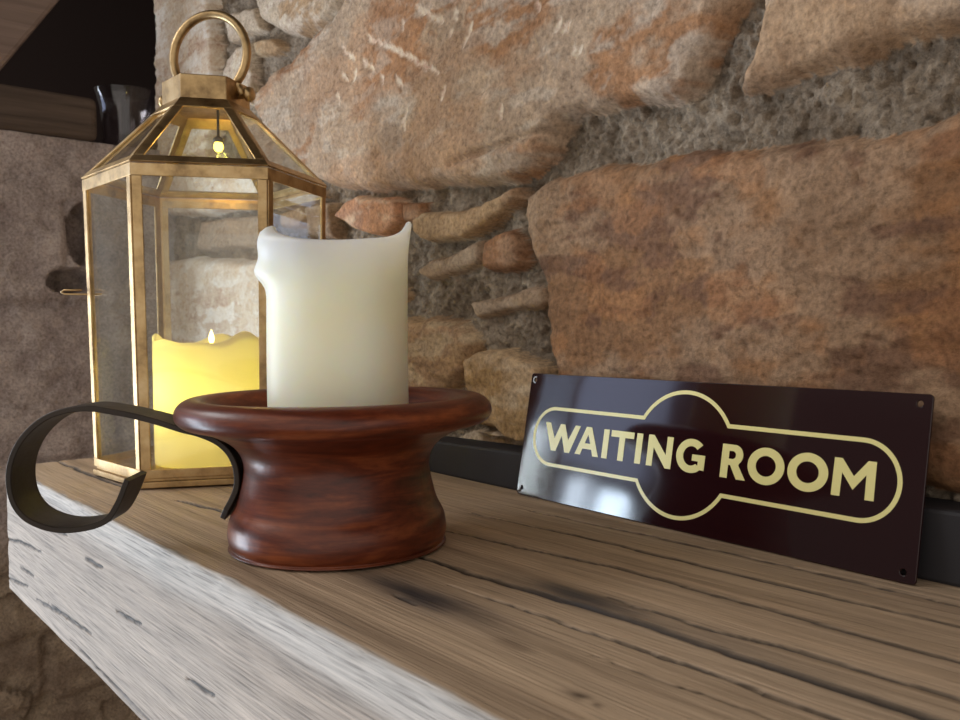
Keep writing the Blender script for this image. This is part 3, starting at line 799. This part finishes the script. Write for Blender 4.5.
# iron strap: path in the radial plane (distance from the axis, height), 28 mm wide
pts = [(60.5, 15.5), (57.6, 20.5), (54.2, 26.5), (51.6, 33.0), (51.4, 40.0), (52.6, 46.0), (55.8, 52.0), (61.5, 57.2), (70.0, 61.2), (80.0, 64.0), (95.0, 69.0), (112.0, 73.2), (130.0, 75.6), (147.0, 71.6), (160.0, 60.5), (166.6, 46.0), (166.4, 30.5), (160.0, 19.5), (147.5, 13.4), (134.0, 12.6), (120.0, 16.2), (113.0, 25.0), (107.5, 38.0)]
sp = smooth_path(pts, 7) / 1000
tn = np.gradient(sp, axis=0); tn /= np.linalg.norm(tn, axis=1)[:, None]
nn = np.stack([-tn[:, 1], tn[:, 0]], -1)
U = Vector((-0.6019, -0.7986, 0)); NV = Vector((-0.7986, 0.6019, 0))
bm = bmesh.new()
prev = None
NS = len(sp)
for i in range(NS):
    hw = 0.0140 * (1.0 if i > 8 else 0.55 + 0.45 * i / 8)
    th = 0.0015
    ring = []
    for (w, t) in ((-hw, -th + .0004), (-hw + .0006, -th), (hw - .0006, -th), (hw, -th + .0004), (hw, th - .0004), (hw - .0006, th), (-hw + .0006, th), (-hw, th - .0004)):
        q = sp[i] + nn[i] * t
        ring.append(bm.verts.new(U * q[0] + NV * w + Vector((0, 0, q[1]))))
    if prev:
        for k in range(8): bm.faces.new((prev[k], prev[(k + 1) % 8], ring[(k + 1) % 8], ring[k]))
    else: bm.faces.new(ring[::-1])
    prev = ring
bm.faces.new(prev)
IRON = mat_iron()
from_bm('iron_handle', bm, IRON, hold, smooth=False)

# ------------------------------------------------------------------ the white pillar candle
pc = empty('pillar_candle', (HX + 0.0008, HY + 0.0008, 0.0563))
tag(pc, 'thick white pillar candle with peaked melted rim standing in the wooden holder', 'candle')
vd = math.atan2(HY, HX)                      # direction from the eye
LEFT = vd + math.pi / 2; RIGHT = vd - math.pi / 2
def adiff(th, c): return (th - c + math.pi) % (2 * math.pi) - math.pi
TOPZ = 0.1036
def ctop(th):
    l = adiff(th, LEFT); r = adiff(th, RIGHT)
    z = TOPZ + 0.0 * th
    z = z + 0.0088 * np.exp(-(np.abs(l) / 0.62) ** 2.0) + 0.0025 * np.exp(-((l + 0.0) / 0.25) ** 2)
    z = z + 0.0142 * np.exp(-(np.abs(r) / 0.50) ** 1.6)
    return z + 0.0006 * np.sin(4 * th + 1)
CR = 0.0375
zz = np.concatenate([np.linspace(0.0, 0.07, 10), np.linspace(0.074, 0.1066, 18)])
prof = [(0, 0), (CR - 0.001, 0), (CR, 0.001)] + [(CR, z) for z in zz[1:]] + [(CR - 0.0006, 0.1078), (CR - 0.0018, 0.1082), (CR - 0.003, 0.1074), (CR - 0.0042, 0.104), (CR - 0.006, 0.098), (CR - 0.010, 0.092), (0.018, 0.089), (0, 0.088)]
def crf(R, Z, th):
    l = adiff(th, LEFT); r = adiff(th, RIGHT)
    b = 0.0062 * np.exp(-(np.abs(l) / 0.55) ** 2) * (np.exp(-((Z - 0.100) / 0.0075) ** 2) * 0.75 + np.exp(-((Z - 0.0885) / 0.0052) ** 2) * 0.95)
    b = b + 0.0025 * np.exp(-(np.abs(r) / 0.45) ** 2) * np.exp(-((Z - 0.110) / 0.010) ** 2)
    lean = -0.006 * np.exp(-(np.abs(l) / 0.6) ** 2) * sstep(0.1045, 0.110, Z)
    w = 0.0004 * np.sin(3 * th + 40 * Z) + 0.0003 * np.sin(7 * th + 1.3)
    return R + np.where(R > 0.025, b + lean + w, 0)
def czf(R, Z, th):
    return np.where(Z > 0.07, Z + (ctop(th) - 0.1066) * np.clip((Z - 0.075) / 0.031, 0, 1) ** 1.5 * np.clip((R - 0.022) / 0.012, 0, 1), Z)
lathe('wax_body', prof, mat_wax(), pc, n=160, rfun=crf, zfun=czf)
bm = bmesh.new()
tube_bm(bm, [(0, 0, 0.086), (0.0004, 0, 0.093), (0.002, 0.001, 0.098)], [0.0011, 0.0011, 0.0009], 10)
from_bm('wick', bm, mat_plain('black_wick', (0.02, 0.017, 0.015, 1), 0.9), pc, smooth=True)

# ------------------------------------------------------------------ the enamel sign
SX, SY, SW, SL = -0.43581, 0.40375, -0.0610, 0.18169
LEN, HGT = 277.96, 85.58
ex = Vector((math.cos(SW), math.sin(SW), 0)); sn = Vector((-math.sin(SW), math.cos(SW), 0))
su = sn * math.sin(SL) + Vector((0, 0, math.cos(SL))); sN = ex.cross(su)            # sN points to the room
sign = empty('metal_sign', (SX, SY, 0.0006))
MS = Matrix((ex, su, sN)).transposed()
sign.rotation_euler = MS.to_euler()
tag(sign, 'dark maroon enamelled metal sign lettered WAITING ROOM in cream, leaning on the stone wall', 'sign')

def arc(cx, cy, r, a0, a1, n):
    return [(cx + r * math.cos(math.radians(a)), cy + r * math.sin(math.radians(a))) for a in np.linspace(a0, a1, n)]
def flat(name, loops, z0, z1, mat, parent, bevel=0.0):
    """filled outlines (mm; holes by even-odd) as a solid plate from z0 to z1 (mm)"""
    cu = bpy.data.curves.new(name, 'CURVE'); cu.dimensions = '2D'; cu.fill_mode = 'BOTH'
    for lp in loops:
        s = cu.splines.new('POLY'); s.points.add(len(lp) - 1); s.use_cyclic_u = True
        for p, q in zip(s.points, lp): p.co = (q[0] / 1000, q[1] / 1000, 0, 1)
    cu.extrude = (z1 - z0) / 2000 - bevel / 1000
    if bevel: cu.bevel_depth = bevel / 1000; cu.bevel_resolution = 2; cu.offset = -bevel / 1000
    tmp = bpy.data.objects.new(name, cu); COL.objects.link(tmp)
    dg = bpy.context.evaluated_depsgraph_get()
    me = bpy.data.meshes.new_from_object(tmp.evaluated_get(dg))
    bpy.data.objects.remove(tmp)
    me.name = name
    for v in me.vertices: v.co.z += (z0 + z1) / 2000
    me.materials.clear(); me.materials.append(mat)
    o = bpy.data.objects.new(name, me)
    return link(o, parent)
def rrect(x0, y0, x1, y1, r, n=7):
    return arc(x1 - r, y1 - r, r, 0, 90, n) + arc(x0 + r, y1 - r, r, 90, 180, n) + arc(x0 + r, y0 + r, r, 180, 270, n) + arc(x1 - r, y0 + r, r, 270, 360, n)
HOLES = [(4.6, 81.0), (5.0, 4.8), (272.2, 81.0), (272.0, 4.8)]
flat('enamel_plate', [rrect(0, 0, LEN, HGT, 2.0)] + [arc(x, y, 1.5, 0, 345, 20) for x, y in HOLES], -1.4, 0, mat_enamel(), sign, bevel=0.3)
CREAM = mat_plain('cream_enamel', lin(246, 238, 166), 0.22)
def outline(off):
    r = 20.2 + off; R = 37.3 + off; cy = 43.0; hw = math.sqrt(R * R - r * r)
    aR = math.degrees(math.atan2(r, hw))
    return (arc(247.8, cy, r, -90, 90, 28) + arc(140, cy, R, aR, 180 - aR, 40) + arc(30.3, cy, r, 90, 270, 28) + arc(140, cy, R, 180 + aR, 360 - aR, 40))
flat('cream_border', [outline(0), outline(-2.3)], 0.0, 0.18, CREAM, sign)
B0, CH = 33.9, 18.4
def letters():
    L = []
    T = B0 + CH
    def poly(p): L.append(p)
    # W 22 -> 56
    x = 21.6
    poly([(x, T), (x + 5.0, T), (x + 10.6, B0 + 8.0), (x + 15.2, T - .2), (x + 19.4, T - .2), (x + 24.0, B0 + 8.0), (x + 29.6, T), (x + 34.4, T), (x + 26.2, B0 - .3), (x + 21.8, B0 - .3), (x + 17.3, B0 + 10.6), (x + 12.8, B0 - .3), (x + 8.4, B0 - .3)])
    # A 53.2 -> 74.8
    x = 53.2
    poly([(x, B0), (x + 5.0, B0), (x + 6.7, B0 + 4.1), (x + 14.8, B0 + 4.1), (x + 16.5, B0), (x + 21.6, B0), (x + 13.2, T + .1), (x + 8.5, T + .1)])
    poly([(x + 8.2, B0 + 7.7), (x + 10.8, B0 + 13.6), (x + 13.4, B0 + 7.7)])
    poly([(77.6, B0), (82.3, B0), (82.3, T), (77.6, T)])
    # T
    poly([(84.2, T), (84.2, T - 4.0), (91.4, T - 4.0), (91.4, B0), (96.1, B0), (96.1, T - 4.0), (103.3, T - 4.0), (103.3, T)])
    poly([(105.6, B0), (110.3, B0), (110.3, T), (105.6, T)])
    # N 115 -> 134
    poly([(115.0, B0), (119.5, B0), (119.5, B0 + 11.2), (129.6, B0 - .2), (133.8, B0 - .2), (133.8, T), (129.3, T), (129.3, B0 + 7.4), (119.2, T + .1), (115.0, T + .1)])
    # G 137 -> 158
    c = (147.6, B0 + CH / 2); ro, ri = (10.6, 9.7), (5.6, 5.5)
    el = lambda r, a: (c[0] + r[0] * math.cos(math.radians(a)), c[1] + r[1] * math.sin(math.radians(a)))
    out = [el(ro, a) for a in np.linspace(44, 318, 40)]
    inn = [el(ri, a) for a in np.linspace(318, 44, 32)]
    poly(out[:-1] + [(157.4, B0 + 1.7), (157.4, B0 + 10.2), (148.4, B0 + 10.2), (148.4, B0 + 6.6), (152.8, B0 + 6.6), (152.8, B0 + 4.2)] + [p for p in inn if not (p[0] > 151.2 and p[1] < B0 + 8)])
    # R 168.3 -> 185
    x = 168.4
    poly([(x, B0), (x + 4.7, B0), (x + 4.7, B0 + 7.2), (x + 6.0, B0 + 7.2), (x + 10.6, B0), (x + 16.4, B0), (x + 11.2, B0 + 7.6)] + arc(x + 8.2, B0 + 12.9, 5.5, -52, 90, 14)[0:] + [(x, T)])
    poly([(x + 4.7, B0 + 10.6)] + arc(x + 7.0, B0 + 12.75, 2.15, -90, 90, 10) + [(x + 4.7, B0 + 14.9)])
    for x0, x1 in ((185.4, 207.4), (209.2, 231.6)):
        c = ((x0 + x1) / 2, B0 + CH / 2); a = (x1 - x0) / 2
        poly([(c[0] + a * math.cos(t), c[1] + 9.75 * math.sin(t)) for t in np.linspace(0, 2 * math.pi, 48, endpoint=False)])
        poly([(c[0] + (a - 5.0) * math.cos(t), c[1] + 5.4 * math.sin(t)) for t in np.linspace(0, 2 * math.pi, 40, endpoint=False)])
    # M 234 -> 255.4
    poly([(233.9, B0), (238.4, B0), (238.6, B0 + 11.6), (244.7, B0 + 3.9), (250.8, B0 + 11.6), (251.0, B0), (255.4, B0), (255.2, T), (251.2, T), (244.7, T - 8.0), (238.2, T), (234.2, T)])
    return L
flat('cream_lettering', letters(), 0.0, 0.18, CREAM, sign)
flat('rim_glint', [arc(HOLES[0][0], HOLES[0][1], 2.5, 60, 285, 20) + arc(HOLES[0][0], HOLES[0][1], 1.55, 285, 60, 16)], 0.0, 0.15, mat_plain('pale_glint', lin(206, 214, 222), 0.3), sign)  # pale crescent painted as the glint on the hole's rim

# ------------------------------------------------------------------ glass vase on the pier
VG = mat_glass('vase_glass', tint=(0.90, 0.88, 0.90, 1), f0=0.04)
vr = [(0, 0.0), (0.030, 0.0), (0.0325, 0.003), (0.0335, 0.010), (0.0345, 0.03), (0.0355, 0.05), (0.0380, 0.068), (0.0415, 0.082), (0.0440, 0.0900), (0.0445, 0.0912), (0.0435, 0.0912), (0.0405, 0.082), (0.0365, 0.068), (0.034, 0.05), (0.033, 0.03), (0.031, 0.008), (0, 0.006)]
va = empty('glass_vase', (-1.325, 0.432, 0.3868))
tag(va, 'clear flared glass vase on the far stone ledge beside the dark timber', 'vase')
lathe('vase_body', vr, VG, va, n=64)
